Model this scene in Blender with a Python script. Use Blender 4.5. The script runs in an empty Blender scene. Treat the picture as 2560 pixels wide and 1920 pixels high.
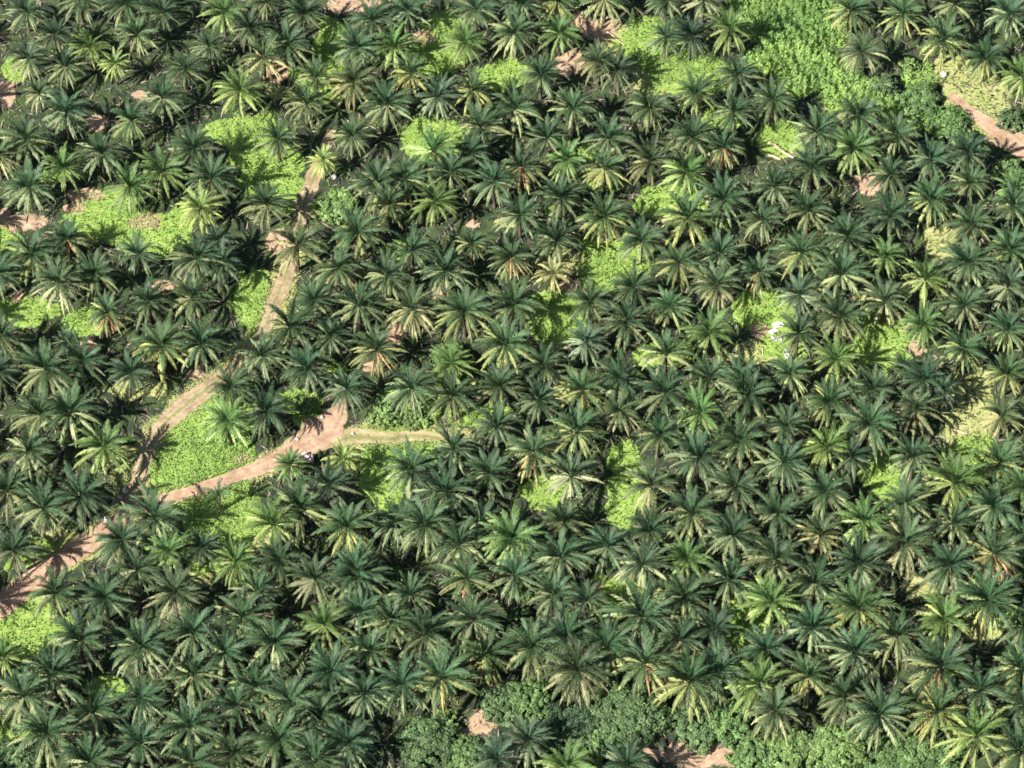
import bpy, math, random
import numpy as np
from mathutils import Vector
R = math.radians
sc = bpy.context.scene
C = bpy.data.collections.new("plantation"); sc.collection.children.link(C)

# ------------------------------------------------------------------ camera
DEP, DIST, LENS = 53.0, 780.0, 144.8
cd = bpy.data.cameras.new("camera"); cam = bpy.data.objects.new("camera", cd)
sc.collection.objects.link(cam); sc.camera = cam
cam.location = (0, -DIST*math.cos(R(DEP)), DIST*math.sin(R(DEP)))
cam.rotation_euler = (R(90-DEP), 0, 0)
cd.lens = LENS; cd.sensor_width = 36; cd.clip_start = 1; cd.clip_end = 8000
# ------------------------------------------------------------------ sky and sun
SUN_EL, SUN_DIR = 43.0, Vector((-6.6, -5.0, 0))      # horizontal direction towards the sun
w = bpy.data.worlds.new("World"); sc.world = w; w.use_nodes = True
nt = w.node_tree; nt.nodes.clear()
sky = nt.nodes.new("ShaderNodeTexSky"); sky.sky_type = 'NISHITA'; sky.sun_disc = False
sky.sun_elevation = R(SUN_EL); sky.sun_rotation = math.atan2(SUN_DIR.x, SUN_DIR.y)
bg = nt.nodes.new("ShaderNodeBackground"); bg.inputs[1].default_value = 0.046
wo = nt.nodes.new("ShaderNodeOutputWorld")
nt.links.new(sky.outputs[0], bg.inputs[0]); nt.links.new(bg.outputs[0], wo.inputs[0])
ld = bpy.data.lights.new("sun", 'SUN'); ld.energy = 5.0; ld.angle = R(0.5); ld.color = (1, 0.95, 0.86)
sun = bpy.data.objects.new("sun", ld); sc.collection.objects.link(sun)
d = SUN_DIR.normalized(); tosun = Vector((d.x*math.cos(R(SUN_EL)), d.y*math.cos(R(SUN_EL)), math.sin(R(SUN_EL))))
sun.rotation_euler = (-tosun).to_track_quat('-Z', 'Y').to_euler(); sun.location = (0, 0, 200)
sc.view_settings.view_transform = 'Standard'; sc.view_settings.look = 'None'
sc.view_settings.exposure = 1.15; sc.view_settings.gamma = 1; sc.view_settings.use_curve_mapping = False
sc.cycles.max_bounces = 6; sc.cycles.transparent_max_bounces = 8

# ------------------------------------------------------------------ helpers
FPX = LENS/36*2560
cdir = Vector((0, math.cos(R(DEP)), -math.sin(R(DEP)))); cup = Vector((0, math.sin(R(DEP)), math.cos(R(DEP))))
def G(px, py, z=0.0):
    """point of the photograph (2560 wide) -> where that ray meets height z"""
    r = cdir*FPX + Vector((1, 0, 0))*(px-1280) - cup*(py-960)
    t = (z-cam.location.z)/r.z
    p = cam.location + r*t
    return p.x, p.y
def project(x, y, z):
    v = Vector((x, y, z))-cam.location; dd = v.dot(cdir)
    return 1280+v.x*FPX/dd, 960-v.dot(cup)*FPX/dd
def GV(x, y, z=0.0): return G(x*1.15733, y*1.15733, z)

def mesh(name, verts, faces, mat, cols=None, smooth=False):
    """verts (n,3), faces (m,4) of quads or list; cols (n,3)"""
    me = bpy.data.meshes.new(name)
    verts = np.asarray(verts, dtype=np.float32)
    if isinstance(faces, np.ndarray):
        k = faces.shape[1]; m = faces.shape[0]
        me.vertices.add(len(verts)); me.vertices.foreach_set("co", verts.ravel())
        me.loops.add(m*k); me.loops.foreach_set("vertex_index", faces.astype(np.int32).ravel())
        me.polygons.add(m); me.polygons.foreach_set("loop_start", np.arange(0, m*k, k, dtype=np.int32))
        me.polygons.foreach_set("loop_total", np.full(m, k, dtype=np.int32))
        me.update(calc_edges=True)
    else:
        me.from_pydata([tuple(v) for v in verts.tolist()], [], faces)
    if cols is not None:
        a = me.color_attributes.new("Col", 'FLOAT_COLOR', 'POINT')
        c4 = np.ones((len(verts), 4), dtype=np.float32); c4[:, :3] = cols
        a.data.foreach_set("color", c4.ravel())
    if smooth: me.polygons.foreach_set("use_smooth", np.ones(len(me.polygons), dtype=bool))
    me.materials.append(mat)
    return me
def link(name, me, parent=None, loc=None, color=None):
    o = bpy.data.objects.new(name, me); C.objects.link(o)
    if parent: o.parent = parent
    if loc: o.location = loc
    if color: o.color = (*color, 1)
    return o
def tag(o, label=None, cat=None, group=None, kind=None):
    for k, v in (("label", label), ("category", cat), ("group", group), ("kind", kind)):
        if v: o[k] = v
    return o

def newmat(name, rough=0.7, spec=0.3):
    m = bpy.data.materials.new(name); m.use_nodes = True; n = m.node_tree; n.nodes.clear()
    b = n.nodes.new("ShaderNodeBsdfPrincipled"); o = n.nodes.new("ShaderNodeOutputMaterial")
    b.inputs['Roughness'].default_value = rough; b.inputs['Specular IOR Level'].default_value = spec
    n.links.new(b.outputs[0], o.inputs[0]); return m, n, b, o
def noise(n, scale, detail=4, rough=0.6, coord='Object'):
    tc = n.nodes.new("ShaderNodeTexCoord"); t = n.nodes.new("ShaderNodeTexNoise")
    t.inputs['Scale'].default_value = scale; t.inputs['Detail'].default_value = detail; t.inputs['Roughness'].default_value = rough
    n.links.new(tc.outputs[coord], t.inputs['Vector']); return t.outputs['Fac']
def ramp(n, fac, stops):
    r = n.nodes.new("ShaderNodeValToRGB"); e = r.color_ramp.elements
    while len(e) < len(stops): e.new(0.5)
    for i, (p, c) in enumerate(stops): e[i].position = p; e[i].color = (*c, 1) if len(c) == 3 else c
    n.links.new(fac, r.inputs[0]); return r.outputs[0]
def mix(n, a, b, f=None, mode='MIX', fv=1.0):
    m = n.nodes.new("ShaderNodeMix"); m.data_type = 'RGBA'; m.blend_type = mode; m.inputs[0].default_value = fv
    if f is not None: n.links.new(f, m.inputs[0])
    for s, v in ((6, a), (7, b)):
        if isinstance(v, tuple): m.inputs[s].default_value = (*v, 1)
        else: n.links.new(v, m.inputs[s])
    return m.outputs[2]
def mth(n, op, a, b=0.0, clamp=False):
    m = n.nodes.new("ShaderNodeMath"); m.operation = op; m.use_clamp = clamp
    for s, v in ((0, a), (1, b)):
        if isinstance(v, (int, float)): m.inputs[s].default_value = v
        else: n.links.new(v, m.inputs[s])
    return m.outputs[0]
def leafmat(name, rough, spec, trans, nscale):
    m, n, b, o = newmat(name, rough, spec)
    at = n.nodes.new("ShaderNodeAttribute"); at.attribute_name = "Col"
    oi = n.nodes.new("ShaderNodeObjectInfo")
    c = mix(n, at.outputs['Color'], oi.outputs['Color'], mode='MULTIPLY')
    v = ramp(n, noise(n, nscale, 3), [(0.3, (0.72, 0.74, 0.78)), (0.7, (1.22, 1.18, 1.05))])
    c = mix(n, c, v, mode='MULTIPLY')
    n.links.new(c, b.inputs['Base Color'])
    tr = n.nodes.new("ShaderNodeBsdfTranslucent"); n.links.new(mix(n, c, (1.15, 1.25, 0.6), mode='MULTIPLY'), tr.inputs[0])
    ms = n.nodes.new("ShaderNodeMixShader"); ms.inputs[0].default_value = trans
    n.links.new(b.outputs[0], ms.inputs[1]); n.links.new(tr.outputs[0], ms.inputs[2]); n.links.new(ms.outputs[0], o.inputs[0])
    return m
M_frond = leafmat("palm_frond", 0.55, 0.3, 0.10, 1.3)
M_leaf = leafmat("broad_leaf", 0.6, 0.3, 0.22, 0.6)
M_cover = leafmat("creeper_leaf", 0.7, 0.2, 0.25, 0.35)
M_litter = leafmat("dry_frond_litter", 0.9, 0.1, 0.0, 0.5)
m, n, b, o = newmat("palm_bark", 0.95, 0.1); M_trunk = m
n.links.new(ramp(n, noise(n, 3.0, 5), [(0.3, (0.05, 0.04, 0.03)), (0.7, (0.16, 0.13, 0.10))]), b.inputs['Base Color'])
m, n, b, o = newmat("pale_stone", 0.9, 0.2); M_rock = m
n.links.new(ramp(n, noise(n, 2.5, 5), [(0.3, (0.34, 0.33, 0.31)), (0.7, (0.62, 0.60, 0.56))]), b.inputs['Base Color'])
m, n, b, o = newmat("white_sheeting", 0.5, 0.4); M_white = m
n.links.new(ramp(n, noise(n, 2.0, 3), [(0.3, (0.62, 0.63, 0.66)), (0.7, (0.82, 0.82, 0.82))]), b.inputs['Base Color'])
m, n, b, o = newmat("weathered_boards", 0.85, 0.2); M_board = m
n.links.new(ramp(n, noise(n, 1.8, 4), [(0.3, (0.36, 0.25, 0.21)), (0.7, (0.52, 0.38, 0.33))]), b.inputs['Base Color'])

# ------------------------------------------------------------------ ground zones (view coordinates 2212x1659: x, y, rx, ry)
SOIL = [(12,205,22,34),(55,482,52,22),(8,470,18,18),(590,155,32,26),(775,8,60,26),(905,80,40,18),(1240,135,35,28),(1290,62,52,28),(1255,45,25,25),
        (1870,400,30,30),(950,632,32,18),(850,722,16,26),(1010,1587,52,17),(1080,1500,26,26),(1490,1625,95,42),(1570,1640,45,22),(1880,1645,18,14),(1640,715,22,18),
        (700,925,48,30),(660,960,35,22),(740,945,60,18),(300,205,20,12),(35,640,20,20),(180,420,50,16),(320,480,35,22),(600,520,30,25),(420,810,30,14),(190,760,30,22),
        (1975,752,24,18),(2015,785,24,16),(1020,485,20,12),(2170,300,60,26),(520,990,20,14),(1040,1560,30,30),(210,265,30,18),(560,40,30,14),(160,450,30,14),(350,620,26,14),
        (1100,700,22,12),(1500,880,30,12),(1270,1270,30,20),(1080,1240,30,18),(560,1330,30,18),(2150,1230,35,25),(1870,1650,20,16),(800,790,24,16),(1230,620,30,20),(1560,640,30,12)]
BEIGE = [(1930,700,60,30),(2090,1000,50,30),(880,905,60,20),(1180,960,40,20),(760,420,30,20),(1760,640,30,20),(1420,1290,30,20),(1000,820,50,20),(1430,160,75,45),(1350,90,60,40),(1690,320,55,30),(2110,200,90,60),(2060,160,50,40),(2030,520,50,32),(1650,760,70,30),(2092,905,62,120),(2080,960,40,40),
         (340,940,40,60),(420,870,70,28),(260,1000,30,40),(520,1140,90,55),(150,1180,70,40),(440,1220,40,40),(2130,1350,50,40),(1990,1270,45,30),(1440,180,110,30),
         (1220,560,60,30),(1090,480,40,14),(850,930,90,24),(950,950,70,22),(1600,1350,40,40),(30,1520,40,40),(1240,850,60,20),(2200,1180,40,30),(1860,640,30,14),(520,280,60,22),
         (1560,770,30,16),(1300,340,60,20),(600,200,40,18),(2180,1600,40,20),(300,840,80,24)]
LIME = [(220,465,66,40),(355,500,62,34),(1095,165,52,30),(1400,95,48,48),(1500,160,60,30),(1330,560,50,52),(1300,600,40,30),(590,375,46,56),(555,310,48,44),(495,282,40,24),
        (930,300,54,30),(65,672,62,24),(180,692,40,22),(430,940,84,60),(400,1010,70,50),(480,1020,40,40),(500,1130,70,50),(450,1190,40,40),(830,1020,36,66),(900,965,70,22),
        (890,880,50,34),(1180,1065,42,24),(1345,1000,26,36),(1340,1080,24,44),(1330,1290,44,34),(1600,1340,36,44),(1200,690,48,46),(1430,765,46,20),(1650,670,48,36),(1690,740,40,30),
        (1905,735,52,50),(2100,990,44,36),(1905,1030,34,44),(1690,300,50,26),(1440,440,54,24),(40,1350,66,50),(230,1480,30,20),(15,1205,40,26),(1480,110,30,30),
        (710,90,24,30),(640,870,36,22),(960,90,40,44),(10,530,30,30),(1460,170,60,24),(860,540,20,14),(1270,330,20,14),(1870,850,20,14),(540,640,28,50),
        (930,110,40,30),(1310,390,24,16),(1550,480,20,12),(660,900,20,14),(70,1190,50,18),(1230,1340,16,12),(2060,1440,20,14),(120,380,30,10),(20,1590,40,30),(2010,1640,60,20),
        (1040,900,60,24),(400,1090,60,18),(1380,1050,16,30),(730,800,20,14),(1200,460,16,10),(700,170,60,30),(30,150,20,20),(1560,260,30,20),(2150,1330,40,20)]
THICK = [(1640,20,70,60),(1720,50,100,70),(1700,110,80,70),(1740,160,90,50),(1850,205,90,36),(1955,250,60,50),(1990,180,40,40),(2035,265,50,26),(1800,170,70,40),(1790,40,50,60),(1880,225,50,24)]
def zone_pts(lst): 
    out = []
    for (x, y, rx, ry) in lst:
        gx, gy = GV(x, y); x2, _ = GV(x+rx, y); _, y2 = GV(x, y-ry)
        out.append((gx, gy, abs(x2-gx), abs(y2-gy)))
    return out
LIME = [(x, y, rx*1.42, ry*1.42) for x, y, rx, ry in LIME]
ZS, ZB, ZL, ZT = zone_pts(SOIL), zone_pts(BEIGE), zone_pts(LIME), zone_pts(THICK)
rs = np.random.default_rng(5)
_ph = rs.uniform(0, 6.28, (3, 14)); _fr = rs.normal(0, 1, (14, 2))
_fr /= np.linalg.norm(_fr, axis=1)[:, None]; _sc = np.geomspace(0.12, 2.2, 14)
def wob(x, y, k=0):
    s = 0
    for i in range(14): s = s + np.sin((x*_fr[i, 0]+y*_fr[i, 1])*_sc[i]*2+_ph[k % 3, i])*(1/(1+i*0.25))
    return s/6.0
def zmask(zs, x, y, soft=0.25, k=0, wamp=0.35):
    mm = np.zeros_like(x); wv = (wob(x, y, k)*0.7+wob(x*2.3+7, y*2.3, k+1)*0.7)*wamp*2.0
    for (cx, cy, rx, ry) in zs:
        dd = np.sqrt(((x-cx)/rx)**2+((y-cy)/ry)**2)+wv
        mm = np.maximum(mm, np.clip((1.12-dd)/soft, 0, 1))
    return mm

VERGE = []
for pts in ([(-60,1355,5),(0,1308,5),(60,1262,5),(115,1222,5),(180,1180,5),(235,1143,4.4),(275,1118,4),(340,1085,3.6),(420,1062,3.4),(500,1032,3.6),(560,1010,4.4),(620,985,5),(665,955,6),(700,930,7)],
            [(280,1085,3.4),(300,1030,3.4),(318,975,3.6),(345,925,4.2),(395,880,5),(440,845,4.6),(490,805,3.4),(572,705,3),(592,655,3.6),(615,600,3.6),(672,400,3.4)],
            [(770,943,4.6),(840,948,4),(900,941,3.6),(960,947,3.2),(1010,940,3)], [(2095,238,3),(2125,262,4),(2160,285,5.4),(2200,315,6)]):
    for (a, b_), (c_, d_) in zip([p[:2] for p in pts], [p[:2] for p in pts[1:]]):
        for k in range(4):
            q = GV(a+(c_-a)*k/4, b_+(d_-b_)*k/4); VERGE.append((q[0], q[1], 3.3, 3.0))
ZB = ZB+VERGE

# ------------------------------------------------------------------ ground sheet
inner = np.arange(-130, 130.01, 0.6)
outer = np.array([140, 160, 200, 280, 450, 800, 1500, 3000.])
ax = np.concatenate([-outer[::-1], inner, outer])
X, Y = np.meshgrid(ax, ax); nx = len(ax)
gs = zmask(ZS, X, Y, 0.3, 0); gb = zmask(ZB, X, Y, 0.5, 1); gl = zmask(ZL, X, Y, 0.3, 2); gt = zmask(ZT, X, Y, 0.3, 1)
idx = np.arange(nx*nx).reshape(nx, nx)
F = np.stack([idx[:-1, :-1], idx[:-1, 1:], idx[1:, 1:], idx[1:, :-1]], -1).reshape(-1, 4)
V = np.stack([X.ravel(), Y.ravel(), np.zeros(nx*nx)], 1)
m, n, b, o = newmat("plantation_ground", 0.95, 0.1)
at = n.nodes.new("ShaderNodeAttribute"); at.attribute_name = "Col"
sp = n.nodes.new("ShaderNodeSeparateColor"); n.links.new(at.outputs['Color'], sp.inputs[0])
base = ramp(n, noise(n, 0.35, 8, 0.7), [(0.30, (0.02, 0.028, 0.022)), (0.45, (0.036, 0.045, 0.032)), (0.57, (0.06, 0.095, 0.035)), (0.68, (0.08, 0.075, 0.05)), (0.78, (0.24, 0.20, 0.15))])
soil = ramp(n, noise(n, 0.5, 8, 0.7), [(0.3, (0.12, 0.13, 0.05)), (0.40, (0.32, 0.22, 0.145)), (0.55, (0.46, 0.32, 0.22)), (0.7, (0.55, 0.42, 0.29))])
beige = ramp(n, noise(n, 0.45, 8, 0.75), [(0.3, (0.20, 0.25, 0.07)), (0.5, (0.34, 0.36, 0.14)), (0.7, (0.46, 0.42, 0.25))])
lime = ramp(n, noise(n, 0.6, 8, 0.75), [(0.3, (0.13, 0.22, 0.05)), (0.5, (0.24, 0.36, 0.08)), (0.62, (0.33, 0.42, 0.12)), (0.74, (0.40, 0.35, 0.21))])
edge = noise(n, 1.6, 6, 0.75)
def sharp(ch): return mth(n, 'MULTIPLY', mth(n, 'SUBTRACT', mth(n, 'ADD', ch, edge), 0.88), 5.0, True)
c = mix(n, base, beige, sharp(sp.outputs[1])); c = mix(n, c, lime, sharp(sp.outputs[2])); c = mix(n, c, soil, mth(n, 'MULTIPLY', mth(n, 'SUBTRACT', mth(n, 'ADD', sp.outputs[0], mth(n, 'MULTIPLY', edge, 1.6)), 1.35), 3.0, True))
n.links.new(c, b.inputs['Base Color'])
bp = n.nodes.new("ShaderNodeBump"); bp.inputs['Strength'].default_value = 0.9; bp.inputs['Distance'].default_value = 0.25
n.links.new(noise(n, 1.1, 8, 0.75), bp.inputs['Height']); n.links.new(bp.outputs[0], b.inputs['Normal'])
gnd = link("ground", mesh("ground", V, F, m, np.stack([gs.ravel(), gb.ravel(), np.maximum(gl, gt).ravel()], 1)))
tag(gnd, "brown and grassy plantation floor under the palms", "ground", kind="structure")

# ------------------------------------------------------------------ dirt tracks
def trackmat(name, c0, c1, c2, grass):
    m, n, b, o = newmat(name, 0.95, 0.1)
    col = ramp(n, noise(n, 0.8, 10, 0.8), [(0.28, tuple(v*0.7 for v in c0)), (0.42, c0), (0.55, c1), (0.68, c2)])
    at = n.nodes.new("ShaderNodeAttribute"); at.attribute_name = "Col"
    sp = n.nodes.new("ShaderNodeSeparateColor"); n.links.new(at.outputs['Color'], sp.inputs[0])
    # R = across 0..1 ; grassy verge and crown between the wheel ruts
    e = noise(n, 1.2, 6, 0.75)
    cen = mth(n, 'ABSOLUTE', mth(n, 'SUBTRACT', sp.outputs[0], 0.5))
    verge = mth(n, 'MULTIPLY', mth(n, 'SUBTRACT', mth(n, 'ADD', cen, mth(n, 'MULTIPLY', e, 0.35)), 0.58), 8.0, True)
    crown = mth(n, 'MULTIPLY', mth(n, 'SUBTRACT', mth(n, 'ADD', mth(n, 'MULTIPLY', cen, -2.0), mth(n, 'MULTIPLY', e, 1.0)), 0.5 - grass), 5.0, True)
    gcol = ramp(n, noise(n, 1.5, 6, 0.7), [(0.3, (0.14, 0.17, 0.06)), (0.7, (0.33, 0.31, 0.16))])
    col = mix(n, col, gcol, mth(n, 'MULTIPLY', crown, min(1, grass*3+0.12))); col = mix(n, col, gcol, verge)
    dmp = ramp(n, noise(n, 0.22, 5, 0.65), [(0.35, (0.70, 0.66, 0.62)), (0.6, (1.05, 1.05, 1.05))]); col = mix(n, col, dmp, mode='MULTIPLY')
    rut = mth(n, 'MULTIPLY', mth(n, 'SUBTRACT', 0.09, mth(n, 'ABSOLUTE', mth(n, 'SUBTRACT', cen, 0.22))), 9.0, True)
    col = mix(n, col, (0.66, 0.62, 0.58), mth(n, 'MULTIPLY', rut, e), 'MULTIPLY')
    n.links.new(col, b.inputs['Base Color'])
    bp = n.nodes.new("ShaderNodeBump"); bp.inputs['Strength'].default_value = 0.8; bp.inputs['Distance'].default_value = 0.15
    n.links.new(noise(n, 1.6, 8, 0.75), bp.inputs['Height']); n.links.new(bp.outputs[0], b.inputs['Normal'])
    return m
def track(name, pts, mat, z, label):
    P = [(*GV(x, y), wd) for x, y, wd in pts]
    L = []                                                     # Catmull-Rom through the points
    for i in range(len(P)-1):
        p0, p1, p2, p3 = P[max(i-1, 0)], P[i], P[i+1], P[min(i+2, len(P)-1)]
        k = max(2, int(math.hypot(p2[0]-p1[0], p2[1]-p1[1])/0.7))
        for j in range(k):
            t = j/k
            L.append([0.5*((2*p1[a])+(-p0[a]+p2[a])*t+(2*p0[a]-5*p1[a]+4*p2[a]-p3[a])*t*t+(-p0[a]+3*p1[a]-3*p2[a]+p3[a])*t**3) for a in range(3)])
    L.append(list(P[-1])); L = np.array(L)
    T = np.gradient(L[:, :2], axis=0); T /= np.linalg.norm(T, axis=1)[:, None]; N = np.stack([-T[:, 1], T[:, 0]], 1)
    K = 8; vs = []; cs = []
    for i in range(len(L)):
        for j in range(K+1):
            u = j/K; h = L[i, 2]*0.92/2*(1+0.30*wob(L[i, 0]*2+(j > K/2)*50, L[i, 1]*2, 1)+0.42*wob(L[i, 0]*4+(j > K/2)*50, L[i, 1]*4, 2))
            q = L[i, :2]+N[i]*(u-0.5)*2*h
            rut = -0.0
            vs.append((q[0], q[1], z+rut)); cs.append((u, 0, 0))
    ii = np.arange(len(vs)).reshape(len(L), K+1)
    F = np.stack([ii[:-1, :-1], ii[1:, :-1], ii[1:, 1:], ii[:-1, 1:]], -1).reshape(-1, 4)[:, ::-1]
    o = link(name, mesh(name, vs, F, mat, np.array(cs)))
    tag(o, label, "track", kind="structure"); return L
MT_red = trackmat("red_dirt", (0.37, 0.245, 0.17), (0.48, 0.335, 0.24), (0.57, 0.43, 0.32), 0.10)
MT_tan = trackmat("tan_dirt", (0.30, 0.24, 0.15), (0.44, 0.34, 0.23), (0.50, 0.42, 0.28), 0.28)
MT_rut = trackmat("grassy_wheel_ruts", (0.32, 0.30, 0.14), (0.46, 0.38, 0.24), (0.53, 0.44, 0.31), 0.4)
tracks = []
tracks.append(track("dirt_track", [(-60,1355,6.2),(0,1308,6.2),(60,1262,6.0),(115,1222,5.8),(180,1180,5.4),(235,1143,5.0),(275,1118,4.0),(340,1085,3.6),(420,1062,3.4),(500,1032,3.6),(560,1010,4.4),(620,985,5.2),(665,955,7.0),(702,928,7.8),(724,898,5.0),(738,872,2.6),(745,850,0.8)], MT_red, 0.012, "red dirt track curving up from the left edge"))
tracks.append(track("dirt_track", [(262,1128,3.6),(280,1085,3.4),(300,1030,3.4),(318,975,3.6),(345,925,4.2),(395,880,5.0),(440,845,4.6),(490,805,3.4),(545,750,2.6),(572,705,3.0),(592,655,3.6),(615,600,3.6),(635,530,2.6),(655,450,2.8),(672,400,3.6),(697,335,2.8),(715,280,2)], MT_tan, 0.016, "tan dirt track branching up from the fork"))
tracks.append(track("dirt_track", [(705,952,4.0),(770,943,4.6),(840,948,3.6),(900,941,3.0),(960,947,2.2),(1010,940,0.8)], MT_rut, 0.006, "pair of pale grassy wheel ruts running right from the red track"))
tracks.append(track("dirt_track", [(2050,205,2.2),(2095,238,2.6),(2125,262,4.0),(2160,285,5.4),(2200,315,6.0),(2260,355,6)], MT_red, 0.012, "short red dirt track leaving at the right edge"))

# ------------------------------------------------------------------ leaf clouds
def leaf_quads(P, Nrm, size, rng, asp=0.6):
    n = len(P); a = rng.normal(size=(n, 3)); a -= (a*Nrm).sum(1)[:, None]*Nrm; a /= np.linalg.norm(a, axis=1)[:, None]+1e-9
    bb = np.cross(Nrm, a); s = size[:, None]
    V = np.empty((n, 4, 3)); V[:, 0] = P-a*s*0.5; V[:, 1] = P+bb*s*asp*0.5; V[:, 2] = P+a*s*0.5; V[:, 3] = P-bb*s*asp*0.5
    return V.reshape(-1, 3), np.arange(n*4).reshape(n, 4)
def norm(v): return v/(np.linalg.norm(v, axis=1)[:, None]+1e-9)

# lime creeper and low weeds (one mass that nobody could count)
def cover(name, zs, dens, hmax, size, cfun, label, cat, seed, k, wamp=0.42, clear=True):
    rng = np.random.default_rng(seed); PP = []
    for (cx, cy, rx, ry) in zs:
        n_ = int(rx*ry*3.6*1.3*dens)
        PP.append(np.stack([rng.uniform(cx-rx*1.25, cx+rx*1.25, n_), rng.uniform(cy-ry*1.25, cy+ry*1.25, n_)], 1))
    P = np.concatenate(PP); mm = zmask(zs, P[:, 0], P[:, 1], 0.3, k, wamp)
    keep = rng.uniform(size=len(P)) < mm
    if clear:
        for L in tracks:
            for i in range(0, len(L), 2):
                dd = np.hypot(P[:, 0]-L[i, 0], P[:, 1]-L[i, 1]); keep &= dd > L[i, 2]*0.42
    P = P[keep]; mm = mm[keep]
    if name == 'creeper':
        hole = wob(P[:, 0]*1.1+30, P[:, 1]*1.1, 0)+0.25*wob(P[:, 0]*4, P[:, 1]*4, 1) > -0.5; sh = G(1945, 835); hole &= np.hypot((P[:, 0]-sh[0]), (P[:, 1]-sh[1])*0.8) > 2.6
        P = P[hole]; mm = mm[hole]
    h = hmax*mm*(0.25+0.75*np.clip(wob(P[:, 0]*1.6, P[:, 1]*1.6, k)*1.6+0.5, 0, 1))
    g = 0.15; hx = (wob((P[:, 0]+g)*1.6, P[:, 1]*1.6, k)-wob((P[:, 0]-g)*1.6, P[:, 1]*1.6, k))/(2*g)*0.66*hmax
    hy = (wob(P[:, 0]*1.6, (P[:, 1]+g)*1.6, k)-wob(P[:, 0]*1.6, (P[:, 1]-g)*1.6, k))/(2*g)*0.66*hmax
    N = norm(np.stack([-hx, -hy, np.ones(len(P))], 1)+rng.normal(0, 0.38, (len(P), 3)))
    z = np.maximum(0.05, h*rng.uniform(0.7, 1.05, len(P)))
    V, F = leaf_quads(np.column_stack([P, z]), N, rng.uniform(*size, len(P)), rng, 0.75)
    cols = np.repeat(cfun(P, rng), 4, 0)
    o = link(name, mesh(name, V, F, M_cover, cols)); tag(o, label, cat, kind="stuff"); return o
def lime_cols(P, rng):
    t = np.clip(wob(P[:, 0]*0.5, P[:, 1]*0.5, 1)*0.8+0.5+rng.normal(0, 0.2, len(P)), 0, 1)[:, None]
    return (1-t)*np.array([[0.11, 0.22, 0.055]])+t*np.array([[0.33, 0.47, 0.15]])
def weed_cols(P, rng):
    t = np.clip(wob(P[:, 0], P[:, 1], 2)*0.8+0.5+rng.normal(0, 0.2, len(P)), 0, 1)[:, None]
    return (1-t)*np.array([[0.17, 0.24, 0.07]])+t*np.array([[0.40, 0.40, 0.20]])
def thick_cols(P, rng):
    t = np.clip(wob(P[:, 0]*0.7, P[:, 1]*0.7, 0)*0.8+0.45+rng.normal(0, 0.18, len(P)), 0, 1)[:, None]
    return (1-t)*np.array([[0.11, 0.22, 0.07]])+t*np.array([[0.33, 0.49, 0.15]])
cover("creeper", ZL, 12, 1.2, (0.12, 0.42), lime_cols, "bright lime green creeper filling the gaps between palms", "ground cover", 1, 2)
cover("weeds", ZB, 3.0, 0.35, (0.2, 0.4), weed_cols, "dry olive weeds thinly covering open ground", "weeds", 2, 1)
cover("thicket", ZT, 12, 2.6, (0.3, 0.6), thick_cols, "dense leafy green thicket filling the upper right gap", "thicket", 3, 1, 0.25)
# sparse undergrowth and dry litter over the whole floor
rng = np.random.default_rng(9); n_ = 90000
P = np.column_stack([rng.uniform(-115, 115, n_), rng.uniform(-95, 105, n_)])
keep = rng.uniform(size=n_) < np.clip(wob(P[:, 0]*0.8, P[:, 1]*0.8, 0)+0.35, 0.05, 1); P = P[keep]
on = np.zeros(len(P), bool)
for L in tracks:
    for i in range(0, len(L), 2): on |= np.hypot(P[:, 0]-L[i, 0], P[:, 1]-L[i, 1]) < L[i, 2]*0.5
on |= zmask(ZS, P[:, 0], P[:, 1], 0.3, 0) > 0.3; P = P[~on]
V, F = leaf_quads(np.column_stack([P, rng.uniform(0.05, 0.5, len(P))]), norm(rng.normal(0, 0.4, (len(P), 3))+[0, 0, 1]), rng.uniform(0.3, 0.7, len(P)), rng)
t = np.clip(wob(P[:, 0]*0.3, P[:, 1]*0.3, 2)+0.4+rng.normal(0, 0.25, len(P)), 0, 1)[:, None]; cc = (1-t)*np.array([[0.04, 0.07, 0.03]])+t*np.array([[0.17, 0.26, 0.06]])
tag(link("undergrowth", mesh("undergrowth", V, F, M_cover, np.repeat(cc, 4, 0))), "low dark green undergrowth scattered beneath the palms", "undergrowth", kind="stuff")
n_ = 26000; P = np.column_stack([rng.uniform(-115, 115, n_), rng.uniform(-95, 105, n_)])
on = zmask(ZL, P[:, 0], P[:, 1], 0.3, 2) > 0.4
for L in tracks:
    for i in range(0, len(L), 2): on |= np.hypot(P[:, 0]-L[i, 0], P[:, 1]-L[i, 1]) < L[i, 2]*0.5
P = P[~on]
V, F = leaf_quads(np.column_stack([P, rng.uniform(0.05, 0.3, len(P))]), norm(rng.normal(0, 0.25, (len(P), 3))+[0, 0, 1]), rng.uniform(0.8, 2.6, len(P)), rng, 0.14)
t = rng.uniform(size=(len(P), 1)); cc = (1-t)*np.array([[0.09, 0.075, 0.06]])+t*np.array([[0.30, 0.26, 0.20]])
tag(link("frond_litter", mesh("frond_litter", V, F, M_litter, np.repeat(cc, 4, 0))), "dry brown frond litter strewn over the plantation floor", "litter", kind="stuff")

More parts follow.
